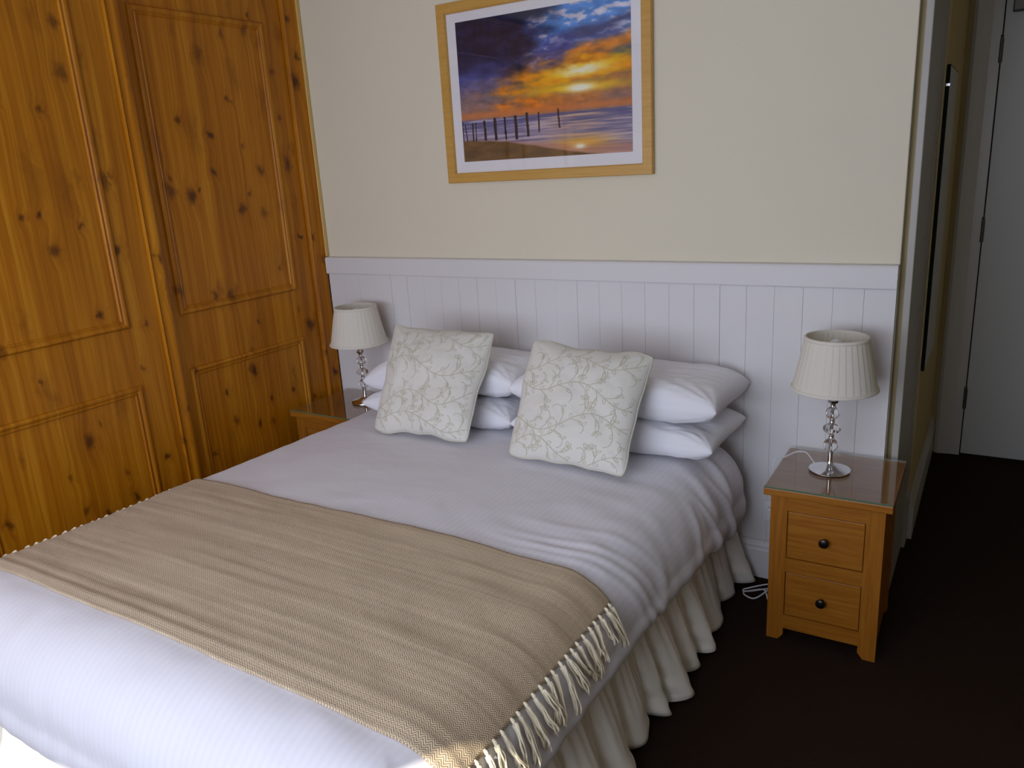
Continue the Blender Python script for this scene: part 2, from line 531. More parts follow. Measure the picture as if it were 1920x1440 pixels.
# mirror hung on the passage wall, seen along its edge
mir = thing('wall_mirror', 'frameless mirror hung edge-on on the passage wall near the door', 'mirror', (2.788, .60, 1.38))
obj('mirror_pane', nbox(2.782, 2.794, .562, 1.05, .78, 1.985, bev=.001), M['darkgreen'], mir)
obj('silvering', nbox(2.794, 2.7945, .567, 1.045, .785, 1.98), plain('mirror_silver', (.62, .64, .58, 1), .02, metal=1.0), mir)
bm = bmesh.new(); box(bm, 2.781, 2.798, .558, .568, 1.905, 1.917, bev=.002)
obj('clip', bm, M['chrome'], mir)

# ------------------------------------------------------------------ panelled headboard wall
hb = thing('headboard_panelling', 'white tongue-and-groove panelling with a flat top rail along the wall behind the bed', 'headboard', (1.362, -.011, .165))
bm = bmesh.new()
nb, wb, xb = 26, 2.702 / 26, .021
random.seed(5)
for i in range(nb):
    a, b = xb + i * wb, xb + (i + 1) * wb
    gp = random.choice((.0003, .0004, .0006, .0012))
    box(bm, a + gp, b - .0001, -.022 + random.uniform(-.0004, .0004), -.002, .165, 1.222, bev=.0006, seg=1)
obj('board_panel', bm, M['white'], hb)
bm = bmesh.new()
prism(bm, [(-.002, 1.219), (-.034, 1.219), (-.037, 1.224), (-.037, 1.295), (-.034, 1.302), (-.028, 1.3045), (-.002, 1.3045)], 0.021, 2.724, axis=0)
obj('top_rail', bm, M['white'], hb)

# ------------------------------------------------------------------ fitted wardrobe with sliding doors
wd = thing('wardrobe', 'tall knotty pine fitted wardrobe with sliding panelled doors left of the bed', 'wardrobe', (-.3, -1.5, 0))
TOP = 2.64
bm = bmesh.new()
box(bm, -.60, -.04, -2.95, -.004, .02, TOP)
obj('carcass', bm, M['pine'], wd)
def moulding_frame(parent, xs, y0, y1, za, zb):
    prof = [(0, 0), (0, .004), (.003, .010), (.008, .0135), (.014, .0135), (.019, .010), (.022, .0055), (.026, .005), (.029, .0085), (.032, .0085), (.035, .004), (.036, 0)]
    bm = bmesh.new()
    loops = [[bm.verts.new((xs + h, y, z)) for (y, z) in ((y0 + w_, za + w_), (y1 - w_, za + w_), (y1 - w_, zb - w_), (y0 + w_, zb - w_))] for (w_, h) in prof]
    for A, B in zip(loops[:-1], loops[1:]):
        for i in range(4):
            j = (i + 1) % 4
            bm.faces.new((A[i], A[j], B[j], B[i]))
    o = obj('panel_moulding', bm, M['pine_rail'], parent, True)
    return o
def sliding_door(y0, y1, xs, pm, handle):
    d = obj('sliding_door', nbox(xs - .03, xs, y0, y1, .04, TOP - .03, bev=.003), M['pine'], wd)
    moulding_frame(d, xs, pm[0], pm[1], 1.167, 2.412)
    moulding_frame(d, xs, pm[0], pm[1], .24, .927)
    if handle:
        bm = bmesh.new()
        a, b = y1 - .062, y1
        prof = [(xs, a), (xs + .011, a + .001), (xs + .013, a + .004), (xs + .009, a + .009), (xs + .004, a + .016), (xs + .005, a + .024),
                (xs + .011, a + .034), (xs + .015, a + .044), (xs + .015, a + .053), (xs + .010, b - .001), (xs - .02, b + .001), (xs - .02, a + .02), (xs, a + .004)]
        prism(bm, prof[:-2] + [(xs - .001, b - .02), (xs - .001, a)], .04, TOP - .03)
        obj('handle_strip', bm, M['pine'], d, True)
    return d
sliding_door(-1.045, -.118, 0.0, (-.924, -.241), False)
sliding_door(-2.005, -.987, .037, (-1.868, -1.186), True)
sliding_door(-2.94, -1.965, 0.0, (-2.81, -2.12), False)
bm = bmesh.new()
prism(bm, [(-.04, -.117), (.012, -.117), (.020, -.113), (.020, -.105), (.013, -.099), (.013, -.040), (.016, -.036), (.016, -.024), (-.04, -.024)], .0, TOP)
obj('frame_post', bm, M['pine'], wd, True)
bm = bmesh.new(); box(bm, -.03, .022, -.0235, -.002, 1.306, TOP, bev=.004)
obj('scribe_bead', bm, M['bead'], wd)
bm = bmesh.new(); box(bm, -.04, .045, -2.95, -.118, TOP - .028, TOP, bev=.003)
obj('top_track', bm, M['pine_rail'], wd)
bm = bmesh.new(); box(bm, -.04, .045, -2.95, -.118, .0, .038, bev=.003)
obj('bottom_track', bm, M['pine_rail'], wd)

# ------------------------------------------------------------------ bed
CX, FLAT, RAD, ZTOP = 1.355, .70, .19, .628
YHEAD, YFOOT = -.13, -2.07
LEN0 = RAD * pi / 2
def wrinkle(s, t):
    """height of the soft folds of the duvet, out along its normal"""
    d = max(0, abs(s) - FLAT)
    h = .0045 * fbm(s * 3.2, t * 2.6, 3, 3)
    h += .0018 * fbm(s * 7 + .8 * t, t * 9, 9, 3)
    if s > 0:
        # gathered folds over the right edge near the pillows
        e = smoothstep(.62, .95, s)
        wx = .05 * noise.noise(Vector((s * 5, t * 4, 2)))
        for (tc, wd_, am, sl, s0) in ((-.33, .030, .012, -.05, .70), (-.41, .020, .016, .25, .80), (-.50, .035, .010, .05, .72), (-.58, .018, .016, .35, .82), (-.66, .03, .010, -.20, .78),
                                      (-.83, .05, .008, .15, .75), (-1.0, .045, .008, -.15, .80), (-1.16, .04, .007, .2, .8)):
            q = (t - tc - wx - sl * (s - .85)) / wd_
            h += am * smoothstep(s0, s0 + .16, s) * (exp(-q * q) - .4 * exp(-(q / 2.0) ** 2))
        # soft rumples across the top near the edge, and creases running off the throw
        h += .0065 * smoothstep(.25, .7, s) * noise.noise(Vector((s * 2.5, t * 11 + 2 * s, 6)))
        for (tc, am) in ((-1.10, .003), (-1.17, .005), (-1.235, .006), (-1.28, .004)):
            q = (t - tc - .45 * (s - .5) ** 2 - .02 * noise.noise(Vector((s * 4, tc * 9, 0)))) / .016
            h += am * exp(-q * q) * smoothstep(.35, .65, s)
    if t < YFOOT + .1:
        h += .005 * smoothstep(YFOOT + .1, YFOOT - .25, t) * (fbm(s * 9, t * 1.2, 5, 3))
    return h
def flat_l(t):
    return .795 + .045 * max(0, min(1.5, -t - .5))
def drape(s, t, off=0.0, wr=1.0):
    """bed-cover surface: s across from the centre, t along (y); returns point and normal"""
    fl, rad = (FLAT, RAD) if s > 0 else (flat_l(t), .13)
    len0 = rad * pi / 2
    a = max(0, abs(s) - fl); b = max(0, YFOOT - t)
    d = max(a, b)
    bx = CX + (min(FLAT, s) if s > 0 else max(-fl, s)); by = max(YFOOT, t)
    crown = .014 * (1 - min(1, abs(s) / fl) ** 2)
    if d <= 0:
        n = Vector((.02 * s, 0, 1)).normalized()
        p = Vector((bx, by, ZTOP + crown))
    else:
        dl = sqrt(a * a + b * b)
        cx_, cy_ = (a / dl) * (1 if s > 0 else -1), -b / dl
        if s <= 0:                                # the radius changes round the foot corner
            q = abs(cx_); rad = RAD + (.13 - RAD) * q * q; len0 = rad * pi / 2
        if d < len0:
            an = d / rad
            h, dz = rad * sin(an), rad * (1 - cos(an))
        else:
            an = pi / 2
            h, dz = rad, rad + (d - len0)
        n = Vector((cx_ * sin(an), cy_ * sin(an), cos(an)))
        p = Vector((bx + cx_ * h, by + cy_ * h, ZTOP + crown - dz))
    p = p + n * (off + wr * wrinkle(s, t))
    if t > -.60 and p.x < .485:                   # pressed against the nightstand
        p.x += (.485 - p.x) * smoothstep(-.60, -.48, t)
    return p, n

bed = thing('bed', 'double divan bed with a gathered ivory valance in the middle of the room', 'bed', (CX, -1.1, 0))
bm = bmesh.new(); box(bm, .62, 2.05, -2.10, -.06, .05, .32, bev=.02)
obj('divan_base', bm, M['divan'], bed)
bm = bmesh.new()
box(bm, .545, 2.135, -2.14, -.045, .325, .588, bev=.055, seg=5)
o = obj('mattress', bm, M['sheet'], bed, True)
o['label'] = 'mattress in a white fitted sheet'
def valance():
    bm = bmesh.new()
    uvl = bm.loops.layers.uv.new('UVMap')
    # path round three sides with rounded corners, starting at the head on the right
    path = []
    xr, xl, yf, rc = 2.135, .535, -2.15, .05
    L1 = -.05 - (yf + rc)
    step = .006
    n = int(L1 / step)
    for i in range(n): path.append((Vector((xr, -.05 - i * step, 0)), Vector((1, 0, 0))))
    for i in range(14):
        a = pi / 2 * i / 14; path.append((Vector((xr - rc + rc * cos(a), yf + rc - rc * sin(a), 0)), Vector((cos(a), -sin(a), 0))))
    L2 = (xr - rc) - (xl + rc); n = int(L2 / step)
    for i in range(n): path.append((Vector((xr - rc - i * step, yf, 0)), Vector((0, -1, 0))))
    for i in range(14):
        a = pi / 2 * i / 14; path.append((Vector((xl + rc - rc * sin(a), yf + rc - rc * cos(a), 0)), Vector((-sin(a), -cos(a), 0))))
    n = int(L1 / (step * 2))
    for i in range(n): path.append((Vector((xl, yf + rc + i * step * 2, 0)), Vector((-1, 0, 0))))
    rng = random.Random(11)
    # irregular fold positions
    folds, p = [0], 0
    while p < 7:
        p += rng.uniform(.09, .20); folds.append(p)
    acc, col, fi = 0, [], 0
    depth = [rng.uniform(.6, 1.25) for _ in folds]
    lean = [rng.uniform(-.02, .02) for _ in folds]
    NZ = 22
    for i, (q, nrm) in enumerate(path):
        if i: acc += (q - path[i - 1][0]).length
        ring = []
        for j in range(NZ + 1):
            f = j / NZ
            z = .345 + (.018 - .345) * f
            pp = acc + .02 * f * sin(acc * 9) + .006 * sin(30 * f + acc * 40) * f
            k = 0
            while k < len(folds) - 2 and folds[k + 1] + lean[k + 1] * f < pp: k += 1
            a0, a1 = folds[k] + lean[k] * f, folds[k + 1] + lean[k + 1] * f
            u = (pp - a0) / (a1 - a0)
            lobe = max(0, sin(pi * max(0, min(1, u)) ** 1.25)) ** .6
            gath = .004 * sin(acc * 190 + 2 * sin(acc * 23)) * (1 - f) ** 1.5 + .003 * sin(acc * 97 + 1.3) * (1 - f)
            out = .004 + .060 * f ** .8 + (.010 + .070 * f) * lobe * depth[k] + gath + .010 * f * noise.noise(Vector((acc * 6, f * 3, 4)))
            if nrm.x < -.9 and q.y > -.6: out *= .45
            ring.append((bm.verts.new(q + nrm * out + Vector((0, 0, z + .004 * f * sin(acc * 13)))), acc, z))
        col.append(ring)
    for A, B in zip(col[:-1], col[1:]):
        for j in range(NZ):
            fc = bm.faces.new((A[j][0], A[j + 1][0], B[j + 1][0], B[j][0]))
            for lp, src in zip(fc.loops, (A[j], A[j + 1], B[j + 1], B[j])):
                lp[uvl].uv = (src[1], src[2])
    o = obj('valance', bm, M['valance'], bed, 'all')
    o['label'] = 'gathered ivory valance'
    so = o.modifiers.new('thick', 'SOLIDIFY'); so.thickness = .0015
valance()

def sheet_mesh(name, mat, s0, s1, t0, t1, ns, nt, off, thick, smax=None, extra=None, parent=None):
    bm = bmesh.new()
    uvl = bm.loops.layers.uv.new('UVMap')
    rows = []
    for i in range(ns + 1):
        row = []
        for j in range(nt + 1):
            fs, ft = i / ns, j / nt
            s, t = s0 + (s1 - s0) * fs, t0 + (t1 - t0) * ft
            if extra: s, t, o2 = extra(fs, ft, s, t)
            else: o2 = 0
            p, n = drape(s, t, off + o2)
            row.append((bm.verts.new(p), s, t))
        rows.append(row)
    for A, B in zip(rows[:-1], rows[1:]):
        for j in range(nt):
            q = (A[j], B[j], B[j + 1], A[j + 1])
            f = bm.faces.new([x[0] for x in q])
            for lp, x in zip(f.loops, q): lp[uvl].uv = (x[1], x[2])
    o = obj(name, bm, mat, parent, 'all')
    so = o.modifiers.new('thick', 'SOLIDIFY'); so.thickness = thick; so.offset = -1
    so.use_rim = True
    return o

SIDE = LEN0 + .10
def duvet_extra(fs, ft, s, t):
    # wavy hem and a rolled-in edge
    d = max(abs(s) - FLAT, YFOOT - t)
    o2 = 0
    if d > LEN0:
        e = (d - LEN0) / .10
        o2 = -.022 * e ** 3 + .012 * sin(e * pi) * 1
    if d > 0 and s > 0 and abs(s) - FLAT >= YFOOT - t:
        k = 1 + (.13 * smoothstep(-.75, -.25, t) + .10 * smoothstep(-.2, -1.9, t) * -1.3 + .05 * noise.noise(Vector((t * 3, s, 0)))) * smoothstep(LEN0 * .4, SIDE, d)
        s = math.copysign(FLAT + (abs(s) - FLAT) * k, s)
    hd = smoothstep(.2, 0, ft * 2.33)
    t += .03 * noise.noise(Vector((s * 3, 1, 1))) * hd
    if d > 0 and YFOOT - t >= abs(s) - FLAT:
        t -= .055 * smoothstep(-.85, -.35, s) * smoothstep(0, SIDE, YFOOT - t)
    if ft < .02: o2 -= .012 * (1 - ft / .02)
    return s, t, o2
duv = sheet_mesh('duvet', M['duvet'], -(FLAT + SIDE), FLAT + SIDE, YHEAD, YFOOT - SIDE - .05, 230, 260, 0, .020, extra=duvet_extra)
tag(duv, 'white satin-striped duvet spread over the bed', 'duvet')

# ------------------------------------------------------------------ throw with tassels
THEAD, TFOOT, SEND, SENDL = -1.315, -2.055, .868, .928
def t_edge(fs, which):
    wob = .012 * noise.noise(Vector((fs * 4, which, 0))) + .004 * noise.noise(Vector((fs * 15, which, 3)))
    return wob
thr = None
def throw_extra(fs, ft, s, t):
    t = t + (1 - ft) * t_edge(fs, 1) + ft * t_edge(fs, 5)
    y = (TFOOT - t)
    o2 = .006 * exp(-((t - TFOOT - .035) / .014) ** 2) + .004 * exp(-((t - TFOOT - .07) / .012) ** 2)
    o2 += .0025 * fbm(s * 1.5, t * 22, 2, 2)
    return s, t, o2
thr = thing('throw_blanket', 'beige herringbone throw with cream fringe laid across the foot end of the bed', 'throw', (CX, (THEAD + TFOOT) / 2, ZTOP))
sheet_mesh('woven_cloth', M['throw'], -SENDL, SEND, THEAD, TFOOT, 190, 90, .0085, .006, extra=throw_extra, parent=thr)
def tassel(side, k, n, rng):
    ft = (k + .5) / n
    fs = 1 if side > 0 else 0
    s = SEND - .002 if side > 0 else -SENDL + .002
    t = THEAD + (TFOOT - THEAD) * ft
    t += (1 - ft) * t_edge(fs, 1) + ft * t_edge(fs, 5) + rng.uniform(-.006, .006)
    bm = bmesh.new()
    p0, n0 = drape(s, t, .011)
    # knot
    pts = [drape(s - side * .004 + side * .016 * i / 6, t, .011 + .002 * sin(pi * i / 6))[0] for i in range(7)]
    tube(bm, pts, [.0025, .0034, .0044, .0048, .0044, .0040, .0042], 8)
    ln = rng.uniform(.066, .118)
    sw = rng.uniform(-.030, .045)
    for q in range(8):
        ph, of = rng.uniform(0, 6.28), rng.uniform(-.008, .008)
        l2, bend = ln * rng.uniform(.86, 1.0), rng.uniform(-.006, .006)
        pts, rad = [], []
        for i in range(11):
            f = i / 10
            ss = s + side * (.010 + f * l2)
            tt = t - sw * f ** 1.4 + of * f ** .6 + bend * sin(pi * f) + .0025 * sin(f * 11 + ph)
            p, nn = drape(ss, tt, .008 + .005 * sin(f * 4 + ph) * f + .0025 * (q % 4))
            pts.append(p); rad.append(.0031 - .0011 * f + .0005 * sin(f * 17 + ph))
        tube(bm, pts, rad, 6)
    obj('tassel', bm, M['tassel'], thr, 'all')
rng = random.Random(3)
for k in range(23): tassel(1, k, 23, rng)
for k in range(24): tassel(-1, k, 24, rng)

# ------------------------------------------------------------------ pillows and cushions
def pad(name, mat, w_, h_, th, seed, nu=72, nv=60, pinch=.05, ex=.55, wr=.006, px=4.0, soft=0.0):
    """stuffed pad in local x (width), z (height), y (thickness); returns bmesh and a surface function"""
    def S(u, v, side):
        bow = 1 - pinch * (1 - v * v) * abs(u) ** 3
        bow2 = 1 - pinch * (1 - u * u) * abs(v) ** 3
        x, z = w_ / 2 * u * bow, h_ / 2 * v * bow2
        if soft:                                 # slack, wavy outline with rounded corners
            rc = soft * .009 * (abs(u) * abs(v)) ** 9
            x -= math.copysign(rc, u); z -= math.copysign(rc, v)
            x += soft * .012 * noise.noise(Vector((v * 1.8, seed, 3 if u > 0 else 8))) * abs(u) ** 3
            z += soft * .014 * noise.noise(Vector((u * 2.2, seed, 12 if v > 0 else 17))) * abs(v) ** 3
        e = max(0.0, (1 - abs(u) ** px) * (1 - abs(v) ** px))
        t = th * e ** ex
        d = wr * fbm(u * 2.2 + seed, v * 2.2, seed, 4) * e ** .3
        # tension creases out of the corners
        cr = 0
        for (cu, cv) in ((-1, -1), (1, -1), (-1, 1), (1, 1)):
            du, dv = u - cu, v - cv
            r = sqrt(du * du + dv * dv)
            if 0.02 < r < .75:
                cr += exp(-r * 3.2) * sin(14 * math.atan2(dv * cv, du * cu) + seed * 3)
        y = side * (t + (d + wr * .6 * cr) * e ** .4)
        if soft: y += soft * (.016 * (u * v) + .012 * noise.noise(Vector((u * 1.3, v * 1.3, seed))))
        return Vector((x, y, z))
    bm = bmesh.new()
    uvl = bm.loops.layers.uv.new('UVMap')
    def rp(i, n):
        q = -1 + 2 * i / n
        return math.copysign(1 - (1 - abs(q)) ** 1.25, q) if abs(q) < 1 else q
    grids = []
    for side in (-1, 1):
        gr = []
        for i in range(nu + 1):
            row = []
            for j in range(nv + 1):
                u, v = rp(i, nu), rp(j, nv)
                if side == 1 and (i in (0, nu) or j in (0, nv)):
                    row.append(grids[0][i][j])
                else:
                    row.append((bm.verts.new(S(u, v, side)), u, v))
            gr.append(row)
        grids.append(gr)
        for i in range(nu):
            for j in range(nv):
                q = (gr[i][j], gr[i + 1][j], gr[i + 1][j + 1], gr[i][j + 1])
                if side == 1: q = q[::-1]
                f = bm.faces.new([x[0] for x in q])
                for lp, x in zip(f.loops, q): lp[uvl].uv = (x[1] * w_ / 2, x[2] * h_ / 2)
    return bm, S

def place_bm(bm, loc, rot):
    m = Matrix.Translation(loc) @ rot.to_matrix().to_4x4()
    bmesh.ops.transform(bm, matrix=m, verts=bm.verts)
    return m

from mathutils import Euler
def pillow(label, w_, d_, th, loc, rz, seed, tilt=(0, 0), sag=None):
    bm, S = pad('pillow', None, w_, d_, th, seed, pinch=.03, px=5.5, ex=.42, wr=.013)
    # lay flat: local z (height) -> world y, thickness y -> world -z
    bmesh.ops.transform(bm, matrix=Matrix.Rotation(-pi / 2, 4, 'X'), verts=bm.verts)
    for v in bm.verts:
        if sag: v.co.z += sag(v.co.x, v.co.y)
    m = Matrix.Rotation(rz, 4, 'Z') @ Matrix.Rotation(tilt[0], 4, 'X') @ Matrix.Rotation(tilt[1], 4, 'Y')
    bmesh.ops.transform(bm, matrix=m, verts=bm.verts)
    o = obj('pillow', bm, M['pillow'], None, 'all')
    o.location = loc
    tag(o, label, 'pillow', 'white pillows at the head of the bed')
    return o
pillow('lower white pillow of the stack nearer the wardrobe', .80, .41, .060, (.985, -.275, .702), .00, 1.3)
pillow('upper white pillow of the stack nearer the wardrobe', .82, .40, .076, (.975, -.238, .842), -.005, 2.1, sag=lambda x, y: -.05 * smoothstep(-.20, -.41, x))
pillow('lower white pillow of the stack nearer the right nightstand', .84, .42, .060, (1.805, -.275, .702), -.01, 3.4)
pillow('upper white pillow of the stack nearer the right nightstand', .86, .42, .077, (1.800, -.250, .842), -.01, 4.2)

def vines(seed):
    """embroidered scrolls as strokes in the cushion's own u, v"""
    r = random.Random(seed)
    strokes = []
    def curl(x, y, a, ln, k0, k1, wdt, n=22):
        pts = []
        for i in range(n):
            f = i / (n - 1)
            pts.append((x, y))
            a += (k0 + (k1 - k0) * f) * ln / n
            x += cos(a) * ln / n; y += sin(a) * ln / n
        strokes.append((pts, wdt))
        return pts, a
    def leaf(x, y, a, sz):
        p = []
        for i in range(13):
            f = i / 12 * 2 * pi
            lx, ly = sz * (.5 - .5 * cos(f)), sz * .22 * sin(f)
            p.append((x + lx * cos(a) - ly * sin(a), y + lx * sin(a) + ly * cos(a)))
        strokes.append((p, .75))
    def flower(x, y, a, sz):
        for k in (-.9, 0, .9):
            leaf(x, y, a + k, sz)
    for row in range(4):
        y = -.80 + row * .50 + r.uniform(-.06, .06)
        x = -.98
        amp, ph = r.uniform(.10, .16), r.uniform(0, 6)
        main = []
        for i in range(90):
            f = i / 89
            xx = -.97 + 1.94 * f
            main.append((xx, y + amp * sin(f * 8.5 + ph) + .25 * (f - .5) * (1 if row % 2 else -.6)))
        strokes.append((main, 1.0))
        side = 1
        for i in range(5, 86, 7):
            (xa, ya), (xb, yb) = main[i], main[i + 1]
            a = math.atan2(yb - ya, xb - xa)
            side = -side
            ln = r.uniform(.28, .52)
            k = side * r.uniform(1.5, 3)
            pts, ae = curl(xa, ya, a + side * .7, ln, -k * .6, side * r.uniform(9, 17), .85)
            m_ = pts[8]
            leaf(m_[0], m_[1], a + side * 1.3, .085)
            if r.random() < .6:
                leaf(pts[13][0], pts[13][1], a - side * .2, .075)
            if r.random() < .28:
                q, a2 = curl(pts[6][0], pts[6][1], a + side * 1.5, ln * .5, 0, -side * 3, .8, 12)
                flower(q[-1][0], q[-1][1], a2, .085)
            leaf(xa, ya, a - side * .9, .09)
    out = []
    for pts, wdt in strokes:
        cur = []
        for p in pts:
            if abs(p[0]) < .965 and abs(p[1]) < .965: cur.append(p)
            else:
                if len(cur) > 2: out.append((cur, wdt))
                cur = []
        if len(cur) > 2: out.append((cur, wdt))
    return out

def cushion(label, loc, rot, w_, h_, seed):
    root = thing('cushion', label, 'cushion', loc, 0, 'embroidered cushions on the bed')
    root.rotation_euler = rot
    bm, S = pad('cover', None, w_, h_, .070, seed, pinch=.05, px=2.8, ex=.6, wr=.010, soft=1.0)
    obj('cover', bm, M['cushion'], root, 'all', world=False)
    bm = bmesh.new()
    for pts, wdt in vines(seed * 7 + 1):
        P, N = [], []
        for (u, v) in pts:
            p = S(u, v, -1)
            du = S(min(1, u + .01), v, -1) - S(max(-1, u - .01), v, -1)
            dv = S(u, min(1, v + .01), -1) - S(u, max(-1, v - .01), -1)
            n = du.cross(dv)
            n = n.normalized() if n.length > 1e-9 else Vector((0, -1, 0))
            if n.y > 0: n = -n
            P.append(p + n * .0004); N.append(n)
        tube(bm, P, .0016 * wdt, 6, flat=(N, .45))
    obj('embroidery', bm, M['thread'], root, 'all', world=False)['label'] = 'olive vine embroidery'
    bm = bmesh.new()
    edge = []
    n = 40
    for i in range(n): edge.append((-1 + 2 * i / n, -1))
    for i in range(n): edge.append((1, -1 + 2 * i / n))
    for i in range(n): edge.append((1 - 2 * i / n, 1))
    for i in range(n + 1): edge.append((-1, 1 - 2 * i / n))
    tube(bm, [S(u, v, -1) for u, v in edge], .0036, 8)
    obj('piping', bm, M['piping'], root, 'all', world=False)
    return root
cushion('embroidered cream cushion leaning on the pillows nearer the wardrobe', (1.033, -.522, .858), (-.548, .010, .049), .495, .475, 2)
cushion('embroidered cream cushion leaning on the pillows nearer the right nightstand', (1.743, -.575, .849), (-.559, .043, .012), .49, .46, 5)

# ------------------------------------------------------------------ nightstands
def nightstand(label):
    t = thing('nightstand', label, 'nightstand', (0, 0, 0), 0, 'nightstands either side of the bed')
    W, D, H = .408, .42, .600
    B = dict(parent=t, world=False)
    # origin at back left corner on the floor; front faces -y
    bm = bmesh.new(); box(bm, 0, W, -D, 0, .566, .594, bev=.004)
    obj('top', bm, M['oak_x'], **B)
    o = obj('glass_top', nbox(.001, W - .001, -D + .001, -.001, .5942, .600, bev=.0012), M['glass'], **B)
    o['label'] = 'clear glass sheet'
    e = obj('glass_edge', None or nbox(.002, W - .002, -D + .0006, -D + .0012, .5945, .5995), M['green'], **B)
    e.parent = o
    x0, x1, y0, y1 = .022, W - .022, -D + .02, -.02
    lw = .057
    for lx in (x0, x1 - lw):
        for ly in (y0, y1 - .04):
            bm = bmesh.new()
            fr = ly == y0
            inner = lx == x0
            if fr:
                poly = [(lx, 0), (lx + lw, 0), (lx + lw, .566), (lx, .566)]
                cut = .018
                if inner: poly = [(lx, 0), (lx + lw - cut, 0), (lx + lw, .022), (lx + lw, .566), (lx, .566)]
                else: poly = [(lx + cut, 0), (lx + lw, 0), (lx + lw, .566), (lx, .566), (lx, .022)]
                prism(bm, poly, ly, ly + .04, axis=1)
            else:
                box(bm, lx, lx + lw, ly, ly + .04, 0, .566)
            obj('leg', bm, M['oak_z'], **B)
    bm = bmesh.new()
    box(bm, x0 + .003, x0 + .018, y0 + .04, y1 - .04, .05, .566)
    obj('side_panel', bm, M['oak_z'], **B)
    bm = bmesh.new()
    box(bm, x1 - .018, x1 - .003, y0 + .04, y1 - .04, .05, .566)
    obj('side_panel', bm, M['oak_z'], **B)
    obj('back_panel', nbox(x0 + .057, x1 - .057, y1 - .012, y1 - .002, .05, .566), M['oak_z'], **B)
    fx0, fx1 = x0 + lw, x1 - lw
    for (a, b) in ((.510, .566), (.276, .330), (.048, .103)):
        obj('front_rail', nbox(fx0, fx1, y0 + .001, y0 + .025, a, b), M['oak_x'], **B)
    for (a, b) in ((.333, .507), (.106, .273)):
        d = obj('drawer', nbox(fx0 + .0022, fx1 - .0022, y0 + .002, y0 + .022, a, b, bev=.0015), M['oak_x'], **B)
        bm = bmesh.new()
        prof = [(.0001, 0), (.008, 0), (.0065, .004), (.006, .010), (.009, .014), (.0145, .017), (.0165, .021), (.0155, .025), (.010, .028), (.0001, .0285)]
        lathe(bm, [(r, z) for r, z in prof], (0, 0, 0), 28)
        bmesh.ops.transform(bm, matrix=Matrix.Translation(((fx0 + fx1) / 2, y0 + .002, (a + b) / 2)) @ Matrix.Rotation(pi / 2, 4, 'X'), verts=bm.verts)
        k = obj('knob', bm, M['knob'], d, True, world=False)
    return t
ns = nightstand('small oak two-drawer nightstand on the right side of the bed')
ns.location = (2.392, -.044, 0); ns.rotation_euler = (0, 0, .009)
dup(ns, (.062, -.030, 0), 0.0, 'oak nightstand mostly hidden between the bed and the pine wardrobe')

